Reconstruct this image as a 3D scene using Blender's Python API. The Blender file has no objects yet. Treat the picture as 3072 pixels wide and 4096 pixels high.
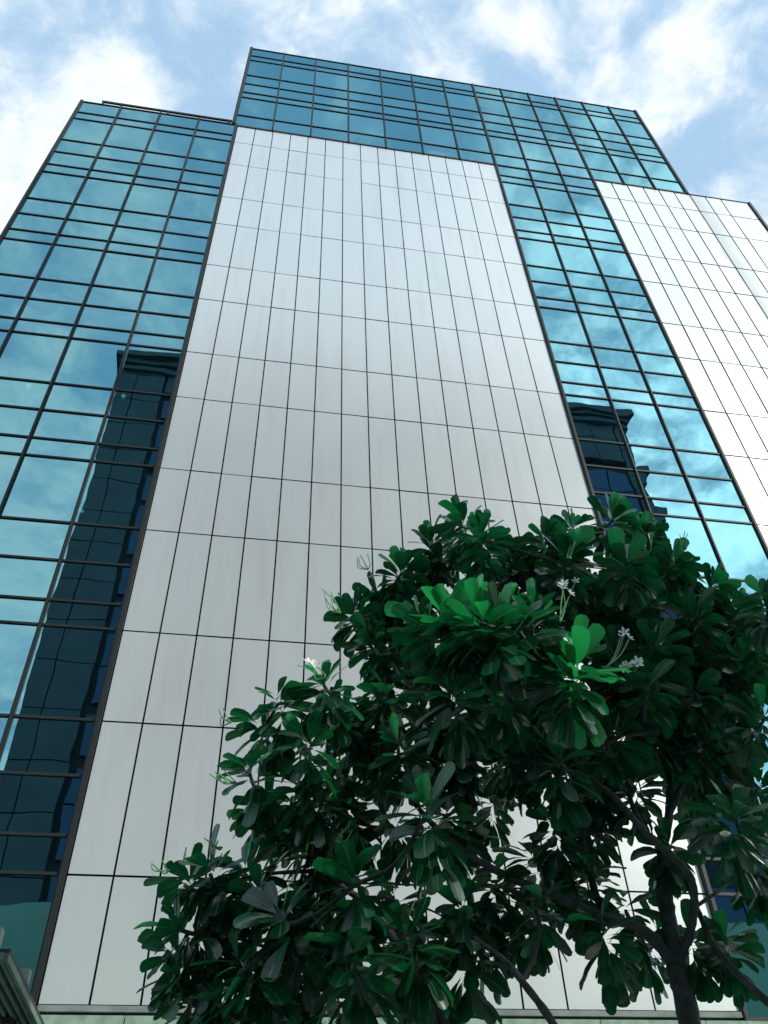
import bpy, math, random
import numpy as np
from mathutils import Vector, Matrix, Quaternion
R_ = math.radians
rng = random.Random(7)
S = bpy.context.scene
COL = S.collection

# ------------------------------------------------------------------ camera
K = .85
FPX = 3373.43                                   # focal length in photo pixels (3072 x 4096)
yaw, pitch, roll = -.1925, .7757, -.0444
CAM = np.array([2.5648*K, -13.8908*K, 1.6])
def cam_axes():
    cy, sy, cp, sp = math.cos(yaw), math.sin(yaw), math.cos(pitch), math.sin(pitch)
    f = np.array([-sy*cp, cy*cp, sp]); r = np.array([cy, sy, 0.]); u = np.cross(r, f)
    cr, sr = math.cos(roll), math.sin(roll)
    return cr*r+sr*u, -sr*r+cr*u, f
AX = cam_axes()
cd = bpy.data.cameras.new('camera'); cam = bpy.data.objects.new('camera', cd); COL.objects.link(cam)
cd.sensor_fit = 'VERTICAL'; cd.sensor_height = 36.; cd.lens = 36.*FPX/4096
cd.clip_start = .05; cd.clip_end = 3000
cam.matrix_world = Matrix(((AX[0][0], AX[1][0], -AX[2][0], CAM[0]), (AX[0][1], AX[1][1], -AX[2][1], CAM[1]),
                           (AX[0][2], AX[1][2], -AX[2][2], CAM[2]), (0, 0, 0, 1)))
S.camera = cam
def ray(x, y):
    d = (x-1536)/FPX*AX[0] - (y-2048)/FPX*AX[1] + AX[2]
    return d/np.linalg.norm(d)
DS = 3072/1659
def at(x, y, Y):
    """world point at depth y=Y seen at pixel (x, y) of the 1659 px wide photograph"""
    d = ray(x*DS, y*DS)
    return CAM + d*(Y-CAM[1])/d[1]

# ------------------------------------------------------------------ light
SUN = Vector((.66, -.528, .50)).normalized()     # direction towards the sun
S.view_settings.view_transform = 'Standard'; S.view_settings.look = 'None'
S.view_settings.exposure = 0.64; S.view_settings.gamma = 1.0
S.render.engine = 'CYCLES'
S.cycles.max_bounces = 6; S.cycles.diffuse_bounces = 3; S.cycles.glossy_bounces = 3
S.cycles.transmission_bounces = 4; S.cycles.transparent_max_bounces = 6
S.cycles.caustics_reflective = False; S.cycles.caustics_refractive = False
sl = bpy.data.lights.new('sun', 'SUN'); so = bpy.data.objects.new('sun', sl); COL.objects.link(so)
sl.energy = 2.35; sl.angle = R_(.5); sl.color = (1., .95, .87)
so.rotation_euler = SUN.to_track_quat('Z', 'Y').to_euler()

class NT:
    """small node-tree writer"""
    def __init__(s, tree): s.t = tree; s.n = tree.nodes; s.l = tree.links
    def node(s, typ, **kw):
        n = s.n.new(typ)
        for k, v in kw.items():
            if k == 'inp':
                for a, b in v.items(): s.set(n.inputs[a], b)
            else: setattr(n, k, v)
        return n
    def set(s, sock, v):
        if isinstance(v, bpy.types.NodeSocket): s.l.new(v, sock)
        else: sock.default_value = v
    def math(s, op, a, b=0., c=0., clamp=False):
        n = s.node('ShaderNodeMath', operation=op, use_clamp=clamp)
        s.set(n.inputs[0], a); s.set(n.inputs[1], b); s.set(n.inputs[2], c); return n.outputs[0]
    def vmath(s, op, a, b=(0, 0, 0), out=0):
        n = s.node('ShaderNodeVectorMath', operation=op)
        s.set(n.inputs[0], a); s.set(n.inputs[1], b); return n.outputs[out]
    def smooth(s, v, a, b, lo=0., hi=1.):
        n = s.node('ShaderNodeMapRange', interpolation_type='SMOOTHSTEP')
        s.set(n.inputs[0], v); n.inputs[1].default_value = a; n.inputs[2].default_value = b
        n.inputs[3].default_value = lo; n.inputs[4].default_value = hi; return n.outputs[0]
    def mix(s, f, a, b, mode='MIX'):
        n = s.node('ShaderNodeMix', data_type='RGBA', blend_type=mode, clamp_factor=True)
        s.set(n.inputs[0], f); s.set(n.inputs[6], a); s.set(n.inputs[7], b); return n.outputs[2]
    def noise(s, vec, scale, detail=4., rough=.5, out=0, dist=0.):
        n = s.node('ShaderNodeTexNoise')
        s.set(n.inputs['Vector'], vec); n.inputs['Scale'].default_value = scale
        n.inputs['Detail'].default_value = detail; n.inputs['Roughness'].default_value = rough
        n.inputs['Distortion'].default_value = dist
        return n.outputs[out]

W = bpy.data.worlds.new('World'); S.world = W; W.use_nodes = True
w = NT(W.node_tree); w.n.clear()
tc = w.node('ShaderNodeTexCoord').outputs['Generated']
sky = w.node('ShaderNodeTexSky', sky_type='NISHITA', sun_disc=False)
sky.sun_elevation = math.asin(SUN.z); sky.sun_rotation = math.atan2(SUN.x, SUN.y)
sky.air_density = 1.0; sky.dust_density = .6; sky.ozone_density = 1.5
sx = w.node('ShaderNodeSeparateXYZ', inp={0: tc})
den = w.math('ADD', w.math('MAXIMUM', sx.outputs[2], 0.), .15)
px_ = w.math('DIVIDE', sx.outputs[0], den); py_ = w.math('DIVIDE', sx.outputs[1], den)
pv = w.node('ShaderNodeCombineXYZ', inp={0: px_, 1: py_, 2: 0.}).outputs[0]
warp = w.vmath('SCALE', w.vmath('SUBTRACT', w.noise(pv, 5., 3, .5, 1), (.5, .5, .5)), (0, 0, 0)); warp.node.inputs[3].default_value = .12
pw = w.vmath('ADD', pv, warp)
n1 = w.noise(pw, 6.5, 10., .62)                         # wisps
n2 = w.noise(w.vmath('ADD', pw, (3.1, 1.7, 0)), 17., 8., .62)
cov = w.math('ADD', w.math('MULTIPLY', n1, .62), w.math('MULTIPLY', n2, .38))
def blob(cx, cy, r, amp):
    d = w.vmath('DISTANCE', pw, (cx, cy, 0), out=1)
    return w.smooth(d, 0., r, amp, 0.)
BLOBS = [(-.215, .335, .10, .20), (-.29, .43, .11, .18), (-.10, .30, .07, -.08), (.19, .205, .06, .10), (.36, .20, .07, .06),
         (.43, .31, .08, -.06), (.05, .235, .06, -.06), (-.25, .27, .06, -.04),
         (.60, -.83, .16, .36), (-.33, -1.10, .34, .14), (.59, -.62, .22, .06), (.33, -.36, .20, .02), (.03, -.32, .2, -.10), (-.32, -.80, .25, .09), (-.2, -.45, .2, .03)]
for b in BLOBS: cov = w.math('ADD', cov, blob(*b))
mask = w.smooth(cov, .385, .635)
skyblue = w.mix(.8, sky.outputs[0], (3.5, 5.3, 7.2, 1))   # thin haze over the blue
sdot = w.vmath('DOT_PRODUCT', tc, tuple(SUN), out=1)
glow = w.smooth(sdot, .7, 1.0, 1., 2.2)
ccol = w.mix(w.smooth(n2, .3, .7), (5.9, 6.8, 7.6, 1), (7.7, 8.0, 8.2, 1))
cl = w.vmath('SCALE', ccol); w.set(cl.node.inputs[3], glow)
skc = w.mix(w.math('MULTIPLY', mask, .95), skyblue, cl)
bg = w.node('ShaderNodeBackground', inp={0: skc, 1: .09})
w.l.new(bg.outputs[0], w.node('ShaderNodeOutputWorld').inputs[0])

# ------------------------------------------------------------------ helpers
def tag(o, label=None, cat=None, group=None, kind=None):
    for k, v in (('label', label), ('category', cat), ('group', group), ('kind', kind)):
        if v: o[k] = v
    return o
def empty(name, loc=(0, 0, 0)):
    o = bpy.data.objects.new(name, None); COL.objects.link(o); o.location = loc; o.empty_display_size = .3; return o
class MB:
    def __init__(s): s.v = []; s.f = []; s.m = []; s.uv = None
    def add(s, v, f, m=0):
        b = len(s.v); s.v += [tuple(p) for p in v]; s.f += [tuple(i+b for i in q) for q in f]; s.m += [m]*len(f)
    def box(s, x0, x1, y0, y1, z0, z1, m=0, jit=0.):
        v = [(x, y, z) for z in (z0, z1) for y in (y0, y1) for x in (x0, x1)]
        if jit:
            a, b = rng.gauss(0, jit), rng.gauss(0, jit); cx, cz = (x0+x1)/2, (z0+z1)/2
            v = [(x, y+a*(x-cx)+b*(z-cz), z) for x, y, z in v]
        s.add(v, [(0, 2, 3, 1), (4, 5, 7, 6), (0, 1, 5, 4), (2, 6, 7, 3), (0, 4, 6, 2), (1, 3, 7, 5)], m)
    def tube(s, pts, rad, n=8, m=0):
        pts = [Vector(p) for p in pts]; rings = []
        t0 = (pts[1]-pts[0]).normalized(); nrm = t0.orthogonal().normalized(); b = len(s.v)
        for i, p in enumerate(pts):
            t = ((pts[min(i+1, len(pts)-1)]-pts[max(i-1, 0)])).normalized()
            nrm = (nrm-t*nrm.dot(t)).normalized(); bi = t.cross(nrm); r = rad[i] if hasattr(rad, '__len__') else rad
            for k in range(n):
                a = 2*math.pi*k/n; q = p+(nrm*math.cos(a)+bi*math.sin(a))*r; s.v.append(tuple(q))
        for i in range(len(pts)-1):
            for k in range(n):
                a, c = b+i*n+k, b+i*n+(k+1) % n; s.f.append((a, c, c+n, a+n)); s.m.append(m)
        s.f.append(tuple(b+n-1-k for k in range(n))); s.m.append(m)
        e = b+(len(pts)-1)*n; s.f.append(tuple(e+k for k in range(n))); s.m.append(m)
    def build(s, name, mats, parent=None, smooth=False):
        me = bpy.data.meshes.new(name); me.from_pydata(s.v, [], s.f)
        mats = mats if isinstance(mats, (list, tuple)) else [mats]
        for q in mats: me.materials.append(q)
        if len(mats) > 1: me.polygons.foreach_set('material_index', s.m)
        if smooth: me.polygons.foreach_set('use_smooth', [True]*len(s.f))
        if s.uv is not None:
            u = me.uv_layers.new(name='UVMap'); lp = np.zeros(len(me.loops), np.int32); me.loops.foreach_get('vertex_index', lp)
            u.data.foreach_set('uv', np.asarray(s.uv, np.float32)[lp].ravel())
        me.update(); o = bpy.data.objects.new(name, me); COL.objects.link(o); o.parent = parent
        return o
def mat(name, col, rough=.5, metal=0., spec=.5):
    m = bpy.data.materials.new(name); m.use_nodes = True; t = NT(m.node_tree); p = m.node_tree.nodes['Principled BSDF']
    p.inputs['Base Color'].default_value = (*col, 1); p.inputs['Roughness'].default_value = rough
    p.inputs['Metallic'].default_value = metal; p.inputs['Specular IOR Level'].default_value = spec
    return m, t, p

# ------------------------------------------------------------------ materials
def cladding_mat(name, stain):
    m, t, p = mat(name, (.72, .74, .74), .26, .0)
    oc = t.node('ShaderNodeTexCoord').outputs['Object']
    isl = t.node('ShaderNodeNewGeometry').outputs['Random Per Island']
    c = t.mix(isl, (.79, .85, .825, 1), (.835, .875, .855, 1))
    sp = t.node('ShaderNodeMapping', inp={0: oc}); sp.inputs['Scale'].default_value = (2.2, 1, .25)
    c = t.mix(t.smooth(t.noise(sp.outputs[0], 1.2, 6, .6), .45, .75), c, (.76, .795, .78, 1))
    # small chips and scratches
    ch = t.node('ShaderNodeTexVoronoi', inp={'Vector': oc, 'Scale': 1.1}, feature='F1')
    c = t.mix(t.smooth(ch.outputs['Distance'], .008, .018, 1., 0.), c, (.12, .12, .12, 1))
    if stain:
        s_ = t.node('ShaderNodeSeparateXYZ', inp={0: oc})
        wv = t.math('ADD', s_.outputs[0], t.math('MULTIPLY', t.math('SUBTRACT', t.noise(oc, .8, 5, .6), .5), .35))
        st = t.math('MULTIPLY', t.smooth(wv, 16.30, 16.38), t.smooth(wv, 16.38, 17.4, 1., 0.))
        c = t.mix(t.math('MULTIPLY', st, .55), c, (.36, .36, .30, 1))
        sp2 = t.node('ShaderNodeMapping', inp={0: oc}); sp2.inputs['Scale'].default_value = (5, 1, .12)
        ru = t.math('MULTIPLY', t.smooth(t.noise(sp2.outputs[0], 1., 5, .6), .5, .75), t.smooth(s_.outputs[2], 26., 23.5))
        c = t.mix(t.math('MULTIPLY', t.math('MULTIPLY', ru, t.smooth(wv, 15.2, 16.6)), .6), c, (.42, .29, .2, 1))
    t.set(p.inputs['Base Color'], c)
    t.set(p.inputs['Roughness'], t.math('ADD', t.math('MULTIPLY', t.noise(oc, .5, 3), .08), .25))
    p.inputs['Metallic'].default_value = .54
    return m
M_CLAD = cladding_mat('white_composite_panel', False)
M_CLAD2 = cladding_mat('white_composite_panel_stained', True)
M_JOINT = mat('panel_joint', (.008, .009, .009), .9, 0, .1)[0]
M_GAP = mat('dark_core', (.015, .018, .02), .8)[0]

def glass_mat():
    m = bpy.data.materials.new('teal_reflective_glass'); m.use_nodes = True; t = NT(m.node_tree); t.n.clear()
    g_ = t.node('ShaderNodeNewGeometry'); isl = g_.outputs['Random Per Island']
    oc = t.node('ShaderNodeTexCoord').outputs['Object']
    tint = t.mix(isl, (.185, .44, .505, 1), (.28, .56, .61, 1))
    off = t.node('ShaderNodeCombineXYZ', inp={1: t.math('MULTIPLY', isl, 40.)}).outputs[0]
    nz = t.noise(t.vmath('ADD', oc, off), .9, 1.5, .4)
    bump = t.node('ShaderNodeBump', inp={'Height': nz, 'Strength': .28, 'Distance': .012})
    gl = t.node('ShaderNodeBsdfAnisotropic', distribution='GGX', inp={'Color': tint, 'Roughness': .0, 'Normal': bump.outputs[0]})
    tr = t.node('ShaderNodeBsdfTransparent', inp={0: (.28, .55, .58, 1)})
    mx = t.node('ShaderNodeMixShader', inp={0: .16, 1: gl.outputs[0], 2: tr.outputs[0]})
    t.l.new(mx.outputs[0], t.node('ShaderNodeOutputMaterial').inputs[0]); return m
M_GLASS = glass_mat()
def frame_mat():
    m, t, p = mat('dark_grey_aluminium', (.10, .115, .118), .5, .1, .35)
    oc = t.node('ShaderNodeTexCoord').outputs['Object']
    t.set(p.inputs['Base Color'], t.mix(t.noise(oc, 3., 5, .6), (.011, .018, .019, 1), (.024, .03, .03, 1))); return m
M_FRAME = frame_mat()
def stone_mat(name, a, b, sc=6.):
    m, t, p = mat(name, a, .75)
    oc = t.node('ShaderNodeTexCoord').outputs['Object']
    t.set(p.inputs['Base Color'], t.mix(t.smooth(t.noise(oc, sc, 8, .65), .3, .7), (*a, 1), (*b, 1)))
    bu = t.node('ShaderNodeBump', inp={'Height': t.noise(oc, 40., 6, .7), 'Strength': .2, 'Distance': .01}); t.set(p.inputs['Normal'], bu.outputs[0]); return m
M_STONE = stone_mat('greenish_stone', (.30, .42, .33), (.17, .27, .20))
M_LEDGE = stone_mat('grey_ledge', (.24, .28, .26), (.15, .18, .165), 3.)
M_CONC = stone_mat('concrete_paving', (.52, .53, .50), (.42, .42, .40), .6)
M_ASPH = stone_mat('asphalt', (.05, .05, .052), (.07, .07, .07), .4)

# ------------------------------------------------------------------ ground
g = MB(); g.add([(-900, -900, 0), (900, -900, 0), (900, 900, 0), (-900, 900, 0)], [(0, 1, 2, 3)])
tag(g.build('ground', M_ASPH), kind='structure')
g = MB(); g.box(-30, 45, -16.5, -.2, .004, .13); tag(g.build('pavement', M_CONC), kind='structure')

# ------------------------------------------------------------------ the office building
ZTOP, FLOOR, ZBIG = 31.29, 3.972, 29.95
ZWB = 4.58                                      # foot of the white cladding
X_L = -5.15
LX = [-5.15, -3.87, -2.585, -1.30, -.055]
UX = [-.15, 1.172, 2.487, 3.81, 5.135, 6.462, 7.783, 9.08, 10.30, 11.50, 12.71, 13.91, 15.11, 16.35]
bld = tag(empty('office_building', (0, 0, 0)), 'tall office building of teal mirror glass bays and white panel cladding, stepped roofline', 'building')
def grid(zlo, zhi):
    zs = []
    for k in range(-4, 9):
        z = ZBIG-k*FLOOR
        zs += [z, z-1.686, z-2.586, z-3.456]
    return [z for z in sorted(zs, reverse=True) if zlo+.2 < z < zhi-.2]
Z_FLOORBASE = 4.50
# core volumes behind the curtain wall
c = MB(); c.box(X_L+.02, -.09, .75, 16, 0, 31.2); c.box(-.085, 16.3, .75, 16.2, 0, 39.1); c.box(16.305, 18.75, .6, 15.8, 0, 31.15)
c.box(.0, 9.0, .10, .74, 4.6, 31.2); c.box(12.75, 18.7, .10, .59, 4.6, 31.1)
for a, b_, z1 in ((X_L+.03, X_L+.07, 31.2), (-.14, -.10, 39.1), (16.28, 16.32, 39.1)): c.box(a, b_, .05, .74, .2, z1)
c.box(X_L+.075, -.145, .05, .745, 31.1, 31.25); c.box(-.095, 16.275, .05, .745, 39.05, 39.2)
c.build('core', M_GAP, bld)
# white cladding: separate panels with open joints over a dark backing
LV = [ZTOP-.03]
for k in range(8):
    z = ZBIG-k*FLOOR; LV += [z, z-1.686]
LV = [z for z in LV if z > ZWB+.3]+[ZWB]
def cladding(xs, name, mm, J):
    p = MB()
    for i in range(len(xs)-1):
        for j in range(len(LV)-1):
            p.box(xs[i]+J, xs[i+1]-J, .0, .02, LV[j+1]+J, LV[j]-J, 0, .0024); p.m[-6:] = [1, 1, 0, 1, 1, 1]
    p.box(xs[0]+.01, xs[-1]-.01, .022, .09, LV[-1]+.01, LV[0]-.02, 1)
    return p.build(name, [mm, M_JOINT], bld)
cladding([.0+9.04*i/15 for i in range(16)], 'cladding', M_CLAD, .0135)
RX = [12.755, 13.40, 14.01, 14.62, 15.22, 15.82, 16.43, 17.04, 17.65, 18.74]
cladding(RX, 'cladding', M_CLAD2, .022)
# window panes
def proj(p):
    d = np.array(p)-CAM; z = d@AX[2]
    if z <= .1: return None
    return 1536+FPX*(d@AX[0])/z, 2048-FPX*(d@AX[1])/z
panes = []
def bay(xs, zlo, zhi):
    zs = [zhi]+grid(zlo, zhi)+[zlo]
    for i in range(len(xs)-1):
        for j in range(len(zs)-1): panes.append((xs[i]+.03, xs[i+1]-.03, zs[j+1]+.025, zs[j]-.025))
bay(LX, Z_FLOORBASE, 31.36); bay(UX, ZTOP, 39.25); bay(UX[7:11], Z_FLOORBASE, ZTOP)
def shown(q):
    pts = [proj((x, 0, z)) for x in np.linspace(q[0], q[1], 6) for z in np.linspace(q[2], q[3], 6)]
    a = [proj(c_) for c_ in ((q[0], 0, q[2]), (q[1], 0, q[2]), (q[1], 0, q[3]), (q[0], 0, q[3]))]
    area = abs(sum(a[i][0]*a[(i+1) % 4][1]-a[(i+1) % 4][0]*a[i][1] for i in range(4)))/2
    return area*sum(0 < x < 3072 and 0 < y < 4096 for x, y in pts)/36
panes.sort(key=shown, reverse=True)
rest = MB()
for i, q in enumerate(panes):
    mb = MB() if i < 100 else rest
    mb.box(q[0], q[1], .0, .02, q[2], q[3], 0, .0012)
    if i < 100: mb.build('window_pane', M_GLASS, bld)
rest.build('window_panes', M_GLASS, bld)['kind'] = 'stuff'
# mullions and transoms, caps standing proud of the glass
def mull(x, z0, z1, wd=.045):
    m = MB(); m.box(x-wd, x+wd, -.045, .045, z0, z1); m.box(x-wd*.55, x+wd*.55, -.058, -.0455, z0+.01, z1-.01)
    m.build('mullion', M_FRAME, bld)
for x in LX: mull(x, 4.42, 31.40, .046 if x in (LX[0], LX[-1]) else .030)
for i, x in enumerate(UX):
    low = 4.42 if 7 <= i <= 10 else ZTOP-.02
    if i == 0: mull(x+.0, 31.405, 39.30, .06)
    elif i == 13: mull(x, ZTOP-.02, 39.30, .055)
    else: mull(x, low, 39.26, .042 if i in (7, 10) else .028)
def rail(x0, x1, z, h=.022):
    m = MB(); m.box(x0, x1, -.026, .04, z-h, z+h); m.build('transom', M_FRAME, bld)
for z in [31.36]+grid(Z_FLOORBASE, 31.36)+[4.50]: rail(LX[0]+.061, LX[-1]-.061, z)
for z in [39.25]+grid(ZTOP, 39.25): rail(UX[0]+.061, UX[-1]-.056, z)
rail(UX[0]+.061, UX[7]-.051, ZTOP+.01, .04); rail(UX[10]+.051, 16.29, ZTOP+.01, .04); rail(UX[7]+.051, UX[10]-.051, ZTOP+.01, .034)
for z in grid(Z_FLOORBASE, ZTOP)+[4.50]: rail(UX[7]+.051, UX[10]-.051, z)
m = MB(); m.box(18.745, 18.84, -.05, .5, 4.5, 31.30); m.build('corner_trim', M_FRAME, bld)
m = MB(); m.box(16.41, 18.74, -.02, .5, 31.262, 31.30); m.build('roof_coping', M_FRAME, bld)
# rooftop rail above the left bay
m = MB(); m.box(-4.75, -.30, .34, .40, 32.50, 32.60)
for x in (-4.70, -2.5, -.4): m.box(x-.03, x+.03, .345, .395, 31.2, 32.495)
m.build('roof_rail', M_FRAME, bld)
# base: grey ledge, shadow gap, greenish stone course, dark plinth
m = MB(); m.box(.02, 9.02, -.05, .3, 4.505, 4.572); m.build('ledge', M_LEDGE, bld)
m = MB(); x = -6.0
while x < 19:
    L_ = rng.choice((1.1, 1.45, 1.7)); m.box(x+.006, x+L_-.006, -.10, .4, 4.345, 4.455); x += L_
m.build('stone_course', M_STONE, bld)
m = MB(); m.box(-5.6, 19, -.03, .5, 0, 4.34); m.box(-5.5, 19, .0, .45, 4.4555, 4.50); m.build('plinth', M_GAP, bld)
# round ceiling lamps glowing behind the glass
ME, t, p = mat('lamp_glow', (.9, .95, .95), .4); p.inputs['Emission Color'].default_value = (.85, 1, 1, 1); p.inputs['Emission Strength'].default_value = 9.
def lamp(x, y, s, Y=.28):
    c_ = at(x, y, Y); m = MB(); n = 12; r = .075*s
    v = [(c_[0]+r*math.cos(2*math.pi*k/n)*q, c_[1]+r*math.sin(2*math.pi*k/n)*q, c_[2]-r*.55*h) for q, h in ((1, 0), (.85, .55), (.5, .9)) for k in range(n)]
    f = [(i*n+k, i*n+(k+1) % n, (i+1)*n+(k+1) % n, (i+1)*n+k) for i in range(2) for k in range(n)]+[tuple(2*n+k for k in range(n)), tuple(range(n))[::-1]]
    m.add(v, f); m.build('ceiling_lamp', ME, bld)
lamp(62, 833, .8); lamp(267, 855, .75); lamp(175, 1102, .75)

# ------------------------------------------------------------------ entrance canopy, ribbed soffit (lower left)
M_RIB = stone_mat('ribbed_metal', (.13, .23, .19), (.07, .13, .105), 2.5)
M_BEAM = stone_mat('painted_beam', (.26, .33, .28), (.18, .24, .2), 4.)
can = tag(empty('entrance_canopy', (-2.5, -1.5, 4.2)), 'ribbed dark green metal canopy projecting below the left glass bay', 'canopy')
can_off = Vector((2.5, 1.5, -4.2))
XR, Y0, Y1, ZC = .205, -2.98, -.12, 4.20
m = MB(); x = XR-.05
while x > -5.2:
    m.add([(x, Y0, ZC), (x-.012, Y0, ZC-.012), (x-.03, Y0, ZC-.012), (x-.042, Y0, ZC), (x-.042, Y0, ZC+.04), (x, Y0, ZC+.04)]+
          [(x, Y1, ZC), (x-.012, Y1, ZC-.012), (x-.03, Y1, ZC-.012), (x-.042, Y1, ZC), (x-.042, Y1, ZC+.04), (x, Y1, ZC+.04)],
          [(i, (i+1) % 6, (i+1) % 6+6, i+6) for i in range(6)]+[(5, 4, 3, 2, 1, 0)]); x -= .082
o = m.build('ribbed_soffit', M_RIB, can); o.location = can_off
m = MB(); m.box(-5.2, XR, Y0, Y1, ZC+.05, ZC+.09); o = m.build('roof_deck', M_GAP, can); o.location = can_off
m = MB(); m.box(XR-.035, XR, Y0-.01, Y1, ZC-.012, ZC+.049); m.box(-5.2, XR-.036, Y0-.03, Y0-.001, ZC-.012, ZC+.049); o = m.build('edge_trim', M_RIB, can); o.location = can_off
m = MB(); m.box(-5.2, XR-.13, Y0+.02, Y0+.16, ZC+.0905, ZC+.29); o = m.build('beam', M_BEAM, can); o.location = can_off
m = MB(); m.box(-5.2, XR+.01, -1.95, -1.83, ZC+.0905, ZC+.22); o = m.build('beam', M_BEAM, can); o.location = can_off
m = MB(); m.box(XR-.33, XR-.22, -1.10, -.98, ZC-.07, ZC-.0125); m.box(XR-.35, XR-.20, -.97, -.93, ZC-.05, ZC-.0125); o = m.build('light_fitting', M_GAP, can); o.location = can_off

# ------------------------------------------------------------------ the tower across the street (seen mirrored in the glass)
tw = tag(empty('apartment_tower', (9, -29, 0)), 'dark stone tower with a stepped cornice, mirrored in the glass bays', 'building')
toff = Vector((-9, 29, 0))
M_TW = stone_mat('tower_stone', (.10, .15, .165), (.075, .115, .13), .5)
M_TWG, _, _p = mat('tower_glass', (.01, .085, .2), .25); M_TWL = mat('tower_joint', (.02, .025, .03), .7)[0]
TXL, TXR, TY, TZ = -7.6, 25.9, -22.0, 45.8
M_POD = stone_mat('pale_podium_stone', (.34, .52, .40), (.24, .40, .31), .3)
def tpart(m, name, mt):
    o = m.build(name, mt, tw); o.location = toff; return o
VX0, VX1, VZ0, VZ1 = 19.9, 22.5, 16.7, 20.2      # opening added in the slab to let a sunbeam onto the crown
m = MB(); m.box(TXL, 12, TY-14, TY-.25, 0, TZ)
for q in ((12.001, TXR, 0, VZ0), (12.001, TXR, VZ1, TZ), (12.001, VX0, VZ0+.001, VZ1-.001), (VX1, TXR, VZ0+.001, VZ1-.001)): m.box(q[0], q[1], TY-.70, TY-.25, q[2], q[3])
tpart(m, 'core', M_TWL)
m = MB()
for (xs, zb) in (([TXL, -6.6, -4.95], 0), ([9.0, 10.4, 11.8], 0), ([25.0, TXR], 0), ([21.9, 23.2, 24.97], 42.)):
    for i in range(len(xs)-1):
        z = zb
        while z < TZ-.1:
            z2 = min(z+2.4, TZ); m.box(xs[i]+.03, xs[i+1]-.03, TY-.24, TY, z+.03, z2-.03); z = z2
tpart(m, 'stone_pier', M_TW)
m = MB()
for xa, xb, zt in ((-4.75, 8.9, TZ-1.8), (11.9, 21.9, TZ-1.8), (22.0, 24.9, 41.6)):
    nx = max(1, round((xb-xa)/1.6)); z = .0
    while z < zt-.3:
        for i in range(nx):
            a = xa+(xb-xa)*i/nx; b_ = xa+(xb-xa)*(i+1)/nx
            if b_ > VX0 and a < VX1 and z+1.9 > VZ0 and z < VZ1: continue
            m.box(a+.05, b_-.05, TY-.24, TY-.10, z+.04, min(z+1.9, zt)-.04)
        z += 2.4 if (round(z*10) // 24) % 3 else 1.9
tpart(m, 'tower_window', M_TWG)
m = MB(); m.box(TXL-.5, TXR+.5, TY+.01, TY+1.2, 0, 13.); tpart(m, 'podium', M_POD)
m = MB(); m.box(-4.8, 8.95, TY-.24, TY-.02, TZ-1.8, TZ); m.box(11.85, 21.85, TY-.24, TY-.02, TZ-1.8, TZ); tpart(m, 'parapet', M_TW)
m = MB()
for i, (h0, h1, d) in enumerate(((0, .35, .2), (.35, .6, .08), (.6, 1.0, .35), (1.0, 1.5, .6))):
    m.box(TXL-d, TXR+d, TY-14-d, TY+d, TZ+h0+.001, TZ+h1)
tpart(m, 'cornice', M_TW)
m = MB()
for z in (37.5, 41.3):
    m.box(TXR+.001, TXR+.7, TY-.9, TY, z, z+.5); m.box(TXR+.001, TXR+.35, TY-.9, TY-.05, z-.9, z-.001)
tpart(m, 'bracket', M_TW)

# ------------------------------------------------------------------ frangipani tree
def leaf_mat(name, dark, light, trans):
    m = bpy.data.materials.new(name); m.use_nodes = True; t = NT(m.node_tree); p = t.n['Principled BSDF']
    uv = t.node('ShaderNodeUVMap').outputs[0]; s_ = t.node('ShaderNodeSeparateXYZ', inp={0: uv})
    isl = t.node('ShaderNodeNewGeometry').outputs['Random Per Island']
    c = t.mix(t.math('POWER', isl, 1.8), (*dark, 1), (*light, 1))
    vein = t.smooth(t.math('ABSOLUTE', t.math('SUBTRACT', s_.outputs[0], .5)), .012, .045, 1., 0.)
    side = t.math('SINE', t.math('ADD', t.math('MULTIPLY', s_.outputs[1], 75.), t.math('MULTIPLY', t.math('ABSOLUTE', t.math('SUBTRACT', s_.outputs[0], .5)), -26.)))
    c = t.mix(t.math('MULTIPLY', t.smooth(side, .8, 1.), .28), c, (light[0]*2, light[1]*1.5, light[2]*1.8, 1))
    c = t.mix(t.math('MULTIPLY', vein, .7), c, (.10, .26, .12, 1))
    t.set(p.inputs['Base Color'], c); t.set(p.inputs['Roughness'], t.math('ADD', t.math('MULTIPLY', t.math('FRACT', t.math('MULTIPLY', isl, 7.31)), .22), .2)); p.inputs['Specular IOR Level'].default_value = .6
    tl = t.node('ShaderNodeBsdfTranslucent', inp={0: (*trans, 1)})
    mx = t.node('ShaderNodeMixShader', inp={0: .2, 1: p.outputs[0], 2: tl.outputs[0]})
    t.l.new(mx.outputs[0], t.n['Material Output'].inputs[0]); return m
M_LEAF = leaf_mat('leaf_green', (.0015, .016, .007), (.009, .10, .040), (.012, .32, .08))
M_YOUNG_LIT = leaf_mat('young_and_sunlit_leaf_green', (.006, .09, .03), (.022, .34, .09), (.03, .75, .17))  # fresh-shoot green, also painted on a few front rosettes as sunlight
M_BARK = stone_mat('grey_bark', (.055, .062, .058), (.014, .018, .017), 14.)
M_STALK = mat('flower_stalk', (.10, .30, .10), .5)[0]
M_PETAL = mat('white_petal', (.85, .87, .84), .5)[0]

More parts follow.
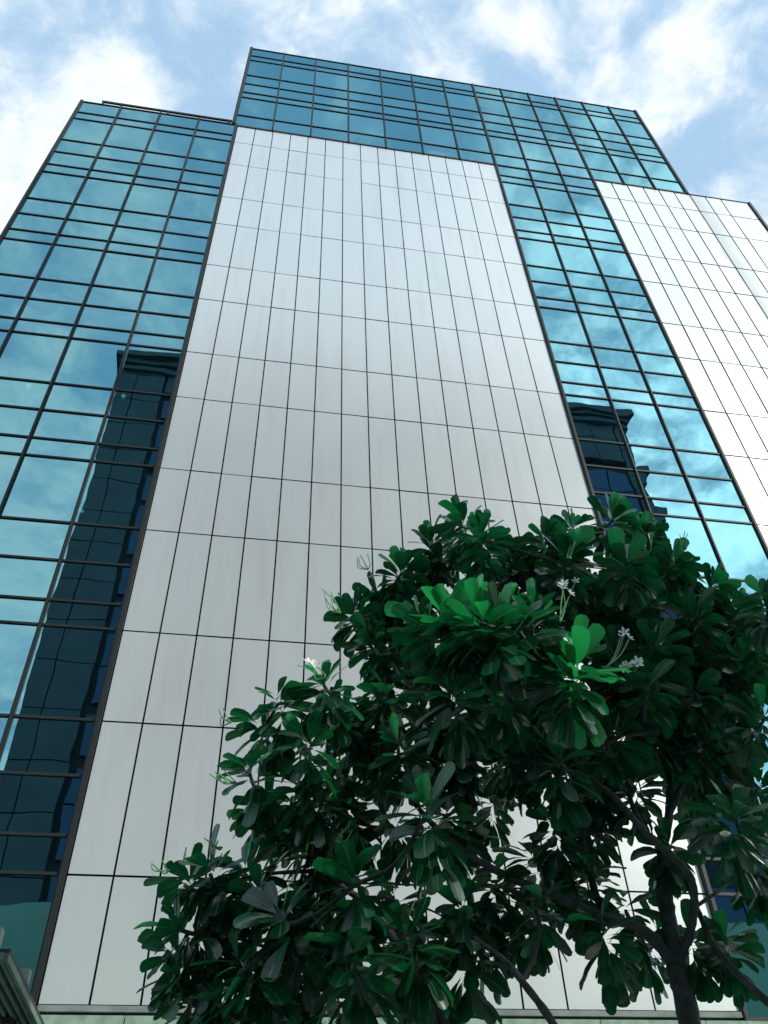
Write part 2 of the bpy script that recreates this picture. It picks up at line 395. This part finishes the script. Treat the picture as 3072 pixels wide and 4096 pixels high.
def leaf(mb, uvs, base, d, up, L, wd, droop, fold, twist, mi=0):
    """one obovate leaf: petiole then blade, bending down along its length"""
    d = d.normalized(); side = d.cross(up)
    if side.length < 1e-3: side = d.orthogonal()
    side.normalize(); side = Quaternion(d, twist) @ side; curl = rng.uniform(-.45, .45); wv = rng.uniform(.0, .12); wp = rng.random()*6
    b0 = len(mb.v); p = base.copy(); N = 8
    prof = (.05, .06, .40, .74, .95, 1.0, .93, .60)
    tt = (0, .12, .27, .44, .62, .80, .93, 1.0)
    last = 0.
    for i in range(N):
        ds = (tt[i]-last)*L; last = tt[i]
        if i:
            d = (d+Vector((0, 0, -1))*droop*ds/L*1.4+side*curl*ds/L).normalized(); p = p+d*ds
        side = (side-d*side.dot(d)).normalized(); nn = side.cross(d)
        hw = wd*.5*prof[i]
        if i == N-1: hw = wd*.5*.34
        for k in (-1, -.55, 0, .55, 1):
            q = p+side*hw*k+nn*hw*(abs(k)*fold+wv*k*math.sin(wp+i*1.7+k))
            mb.v.append((q.x, q.y, q.z)); uvs.append((.5+.5*k, tt[i]))
    for i in range(N-1):
        for k in range(4):
            a = b0+i*5+k; mb.f.append((a, a+1, a+6, a+5)); mb.m.append(mi)

# rosette centres: photo px (1659 wide), depth offset in metres, size
ROS = """1000,1130,0,1.1 930,1175,.2,1 868,1232,.1,1 1040,1160,-.3,1 1100,1200,.3,.9 1180,1165,.2,1 1240,1140,.4,.9 1325,1120,.1,1.1 1395,1150,.3,1
1455,1215,.1,1 1540,1265,.2,1 1230,1205,-.4,1.1 1350,1215,-.3,1.1 765,1325,.2,1 820,1300,.3,1 800,1385,.1,1 975,1345,-.7,1.2 1085,1350,-.8,1.3 1040,1340,-.85,1.15 1150,1345,-.75,1.15 910,1350,-.6,1
1160,1310,-.2,1 1245,1445,-.8,1.2 1420,1400,-.1,1 1500,1330,.1,1.1 1600,1330,.2,1 1655,1300,-.4,1 1560,1430,.3,1 1500,1490,.0,1.1 1600,1510,.2,1
600,1515,.1,1 560,1570,.3,1 700,1475,.0,1.1 745,1545,.2,1 660,1600,-.1,1 540,1665,.1,1 570,1745,.3,1 650,1705,.0,1 630,1810,.2,1 725,1655,.2,1
835,1500,.1,1.1 860,1610,.0,1 905,1555,.4,1 970,1500,-.5,1.1 1010,1430,.4,1 1085,1470,-.3,1.2 1150,1570,.0,1 1205,1640,-.3,1.1 1000,1620,.3,1
1090,1640,.1,1 1275,1660,.2,.9 1330,1590,-.1,1.1 1420,1560,.1,1 1530,1590,.1,1 1650,1545,-.3,1 1480,1670,.4,.9 920,1750,-.5,1.15 840,1780,.2,1
760,1745,.1,1 705,1840,.2,1 455,1880,.0,1 400,1905,.2,1.0 390,2000,.1,1 480,1990,.3,.9 370,2060,.3,.9
530,1880,.2,1 560,1930,.0,1 610,1990,-.2,1.05 680,1945,.2,1 770,1900,-.3,1.1 850,1930,.2,1 1000,1790,.3,1 1075,1890,.1,1 1000,1950,.0,1
1110,1960,.2,1 1195,1790,.1,1 1240,1705,.2,.9 1370,1700,.1,.9 1300,1790,.3,.9 1150,1850,.3,1 1280,1900,.1,1 1350,1960,.2,.9 1445,1830,.2,1
1585,1760,-.4,1.2 1640,1850,-.2,1.1 1640,1700,.2,1 1300,2000,-.1,1 1170,1950,-.1,.9 985,2050,.1,1 880,2020,-.1,1.05 760,2055,-.3,1.1 690,2015,.2,1 620,2085,.1,1
520,2090,-.1,1 410,2150,.2,1 480,2175,.0,1 570,2175,.2,1 700,2150,.1,1 800,2150,.0,1 880,2120,.2,1 385,2110,.1,.95 1490,2030,.2,.9 1570,2030,.1,.8
1040,1270,.3,1 1300,1300,.2,1.1 1380,1310,.1,1 1450,1460,.3,1.1 1340,1470,.2,1.1 1180,1480,.4,1 930,1440,.3,1 1560,1340,.5,1 1250,1560,.3,1 1120,1400,.5,1 1400,1480,-.2,1.1 1620,1420,.0,1.1 1480,1400,.2,1 900,1280,.4,1 860,1380,.4,1 780,1600,.4,1 940,1650,.5,1 690,1760,.4,1 1060,1550,.5,1 1560,1510,.4,1 1340,1390,.5,1"""
YT = -7.2
ros = []
r2 = random.Random(3)
for tok in ROS.split():
    a = tok.split(','); x, y, dz, s_ = (float(q) for q in a)
    ros.append((Vector(at(x, y, YT+dz*1.3)), s_, (x, y)))
    if (y < 1640 and 900 < x < 1620) or (y > 1640 and r2.random() < .22) or (y < 1640 and x <= 900 and r2.random() < .3):   # more shoots deeper in the crown
        x2, y2 = x+r2.uniform(-55, 70), y+r2.uniform(-10, 75)
        ros.append((Vector(at(x2, y2, YT+r2.uniform(.35, .95))), .95, (x2, y2)))
        if 1080 < x < 1600 and y < 1600: ros.append((Vector(at(x2+r2.uniform(-80, 60), max(y2+r2.uniform(0, 90), 1190), YT+r2.uniform(.1, .8))), .95, (x2, y2+30)))
base = Vector(at(1500, 2330, YT+.25)); root = Vector((base.x+.15, base.y+.05, .13))
tree = tag(empty('frangipani_tree', tuple(root)), 'frangipani tree with paddle leaves and white flowers in front of the white wall', 'tree')
TO = -root
LIMBS = [  # (photo x, y, depth offset, radius m)
    [(1505, 2330, .25, .085), (1490, 2212, .2, .080), (1462, 2090, .15, .075), (1440, 1960, .2, .066), (1428, 1860, .2, .06), (1445, 1760, .25, .05), (1440, 1660, .3, .042), (1390, 1590, .2, .036), (1330, 1500, .3, .03), (1250, 1420, .2, .022)],
    [(1462, 2090, .15, .066), (1390, 2010, .1, .058), (1290, 1975, .0, .05), (1200, 1935, .05, .045), (1090, 1890, .1, .04), (990, 1830, .2, .036), (900, 1740, .2, .03), (850, 1640, .3, .025)],
    [(1475, 2060, .15, .05), (1497, 1985, .0, .045), (1496, 1910, -.1, .043), (1465, 1862, -.2, .041), (1395, 1800, -.3, .038), (1330, 1725, -.3, .034), (1275, 1680, -.2, .03), (1210, 1600, -.1, .026)],
    [(1390, 2010, .1, .05), (1300, 1960, .15, .045), (1270, 1860, .2, .042), (1235, 1740, .2, .038), (1160, 1600, .25, .032), (1090, 1500, .2, .026), (1040, 1400, .2, .02)],
    [(985, 2330, .1, .055), (960, 2212, .1, .05), (930, 2150, .05, .047), (870, 2060, .1, .043), (800, 1960, .15, .038), (700, 1880, .2, .03), (640, 1740, .2, .024)],
    [(1250, 2330, -.3, .045), (1195, 2212, -.3, .038), (1128, 2120, -.3, .034), (1085, 2070, -.25, .026), (1010, 2020, -.1, .02)],
    [(1128, 2120, -.3, .028), (1155, 2060, -.25, .024), (1165, 2000, -.2, .02), (1150, 1950, -.1, .016)],
    [(1730, 2230, -.1, .05), (1659, 2165, -.1, .042), (1590, 2100, -.05, .038), (1540, 2040, .0, .034), (1505, 1960, .1, .028), (1480, 1900, .15, .02)],
    [(1500, 1960, .1, .022), (1565, 1915, .1, .02), (1590, 1880, .0, .018), (1600, 1840, -.1, .016)],
    [(1445, 1760, .25, .044), (1480, 1670, .2, .04), (1490, 1560, .2, .034), (1500, 1430, .2, .026), (1530, 1330, .2, .018)],
    [(1395, 1800, -.3, .03), (1360, 1700, .2, .028), (1420, 1600, .3, .022)],
    [(870, 2060, .1, .03), (740, 2040, .1, .026), (600, 2050, .2, .02), (470, 2010, .15, .015)],
    [(700, 1880, .2, .024), (560, 1890, .2, .018), (460, 1920, .1, .013)],
]
def smooth_line(P, sub=5):
    out = []
    for i in range(len(P)-1):
        p0, p1, p2, p3 = P[max(i-1, 0)], P[i], P[i+1], P[min(i+2, len(P)-1)]
        for k in range(sub):
            t = k/sub
            out.append(.5*((2*p1)+(p2-p0)*t+(2*p0-5*p1+4*p2-p3)*t*t+(3*p1-p0-3*p2+p3)*t**3))
    return out+[P[-1]]
nodes = []
first = True
tk = MB(); br = MB()
for L in LIMBS:
    P = [np.append(at(a, b_, YT+c_), r*(.7 if first and b_ > 1950 else .52)) for a, b_, c_, r in L]
    if L[0][1] == 2330 or L[0][0] == 1730:      # stems run down to one stool at the ground
        P = [np.array([*(root+Vector((.04*(L[0][0] < 1400), 0, -.02))), L[0][3]*1.35]), np.append((np.array(root)+P[0][:3])/2+np.array([0, .02, -.15]), L[0][3]*1.15)]+P
    Q = smooth_line(P, 10)
    jit = [rng.uniform(.9, 1.12) for _ in Q]
    (tk if first else br).tube([q[:3] for q in Q], [max(q[3], .008)*j for q, j in zip(Q, jit)], 10)
    first = False
    nodes += [(Vector(q[:3]), q[3]) for q in Q if q[2] > 2.6]
o = tk.build('trunk', M_BARK, tree, True); o.location = TO
# thin twigs from the limbs to each rosette
todo = list(range(len(ros))); dirs = {}
while todo:
    best = None
    for i in todo:
        for (p, r) in nodes:
            d = (p-ros[i][0]).length+max(0, p.z-ros[i][0].z)*.8
            if best is None or d < best[0]: best = (d, i, p, r)
    _, i, p, r = best; c_ = ros[i][0]; todo.remove(i)
    tip = c_-Vector((0, 0, .02)); L = (tip-p).length; mid = (p+tip)/2+Vector((rng.uniform(-.1, .1), rng.uniform(-.1, .1), -.12))*min(L, 1.)
    r0 = min(r*.8, .022); Q = smooth_line([np.array(q) for q in (p, mid, tip)], 4)
    rr = np.linspace(max(r0, .012), .011, len(Q)); br.tube(Q, list(rr), 7)
    nodes += [(Vector(q), .014) for q in Q[3:]]; dirs[i] = (Vector(Q[-1])-Vector(Q[-3])).normalized()
o = br.build('branches', M_BARK, tree, True); o.location = TO
CC = Vector(at(1150, 1900, YT+.1))
SUNLIT = {(975, 1345), (1085, 1350), (1245, 1445), (1040, 1340)}  # rosettes whose brighter leaf colour paints in a patch of sun
order = sorted(range(len(ros)), key=lambda i: ros[i][0].y-.3*ros[i][0].z*(ros[i][0].z > 5))     # what shows largest first
deep = MB(); deep.uv = []
for rank, i in enumerate(order):
    c_, s_, pix = ros[i]
    mb = MB() if rank < 100 else deep
    if rank < 100: mb.uv = []
    out = (c_-CC); out.z *= .35; ax = (Vector((0, 0, 1))+out*.40+dirs[i]*.25).normalized()
    e1 = ax.orthogonal().normalized(); e2 = ax.cross(e1); low = pix[1] > 1430 and pix not in SUNLIT
    n = rng.randint(34, 42) if low else rng.randint(44, 54)
    a0, a1 = (rng.uniform(25, 50), rng.uniform(125, 148)) if low else (rng.uniform(8, 20), rng.uniform(122, 138))
    ax = (ax+Vector((rng.uniform(-.35, .35), rng.uniform(-.35, .35), 0))).normalized(); e1 = ax.orthogonal().normalized(); e2 = ax.cross(e1)
    for k in range(n):
        f_ = k/(n-1); th = R_(a0+(a1-a0)*f_**.8+rng.uniform(-13, 13)); a = k*2.39996+rng.uniform(-.45, .45)
        d = ax*math.cos(th)+(e1*math.cos(a)+e2*math.sin(a))*math.sin(th)
        L = s_*(.135+.09*math.sin(math.pi*min(1, .2+.65*f_)))*rng.uniform(.72, 1.18)
        pos = c_-ax*(.24*f_+rng.uniform(-.02, .03)-.03)+d*.008
        is_bright = (pix in SUNLIT and f_ < .42 and rng.random() < .85) or (f_ < .3 and pix[1] < 1270 and rng.random() < .5) or (f_ < .15 and rng.random() < .2)  # brighter colour: painted sun patch first, then fresh shoot tips
        leaf(mb, mb.uv, pos, d, ax, L, L*rng.uniform(.29, .43), .15+.75*f_+rng.uniform(-.1, .25), rng.uniform(.02, .28), rng.uniform(-.5, .5), int(is_bright))
    if rank < 100: o = mb.build('leaf_cluster', [M_LEAF, M_YOUNG_LIT], tree, True); o.location = TO
o = deep.build('leaf_clusters', [M_LEAF, M_YOUNG_LIT], tree, True); o.location = TO; o['kind'] = 'stuff'
# flower clusters: green branching stalks carrying white five-petalled flowers
def flower(mb, c_, ax, r):
    e1 = ax.orthogonal().normalized(); e2 = ax.cross(e1)
    for k in range(5):
        a = k*1.2566+.3; d = (e1*math.cos(a)+e2*math.sin(a)+ax*.35).normalized(); s_ = d.cross(ax).normalized()
        v = [c_, c_+d*r*.45-s_*r*.22, c_+d*r*.9-s_*r*.2, c_+d*r*1.05, c_+d*r*.9+s_*r*.2, c_+d*r*.45+s_*r*.22]
        mb.add(v, [(0, 1, 2, 3, 4, 5)])
FL = [(1210, 1345, 18, -75, 4, 1), (1310, 1440, 40, -60, 3, 1), (1300, 1440, 70, -5, 5, 1), (925, 1355, -60, -18, 6, 0), (955, 1340, 25, -30, 4, 0), (1225, 1205, 12, -45, 4, 0), (1395, 1200, 8, -40, 3, 0),
      (735, 1325, -28, -50, 5, 0), (795, 1230, -14, -35, 4, 0), (700, 1465, -28, -30, 3, 1), (500, 1560, -18, -25, 3, 0), (510, 1690, -45, -20, 6, 0), (480, 1830, -28, -20, 4, 0), (365, 1880, -35, -22, 3, 0), (1470, 1190, 12, -40, 4, 0), (725, 1815, 20, -25, 4, 0)]
for (x, y, dx, dy, n, fl) in FL:
    st = MB(); p0 = Vector(at(x, y, YT-.75 if fl or 900 < x < 1300 else YT-.1)); fs = []
    for k in range(n):
        e = Vector(at(x+dx*rng.uniform(.7, 1.2)+rng.uniform(-14, 14), y+dy*rng.uniform(.7, 1.25)+rng.uniform(-10, 10), p0.y+rng.uniform(-.12, .12)))
        mid = (p0+e)/2+Vector((rng.uniform(-.03, .03), rng.uniform(-.03, .03), -.03))
        st.tube(smooth_line([np.array(q) for q in (p0, mid, e)], 4), [.0042]*4+[.0036]*4+[.0024], 5); fs.append(e)
    o = st.build('flower_stalk', M_STALK, tree, True); o.location = TO
    if fl:
        for e in fs:
            fm = MB(); a = Vector((rng.uniform(-.5, .5), -1, rng.uniform(-.3, .8))).normalized()
            flower(fm, e, a, rng.uniform(.028, .04)); fm.build('flower', M_PETAL, o)
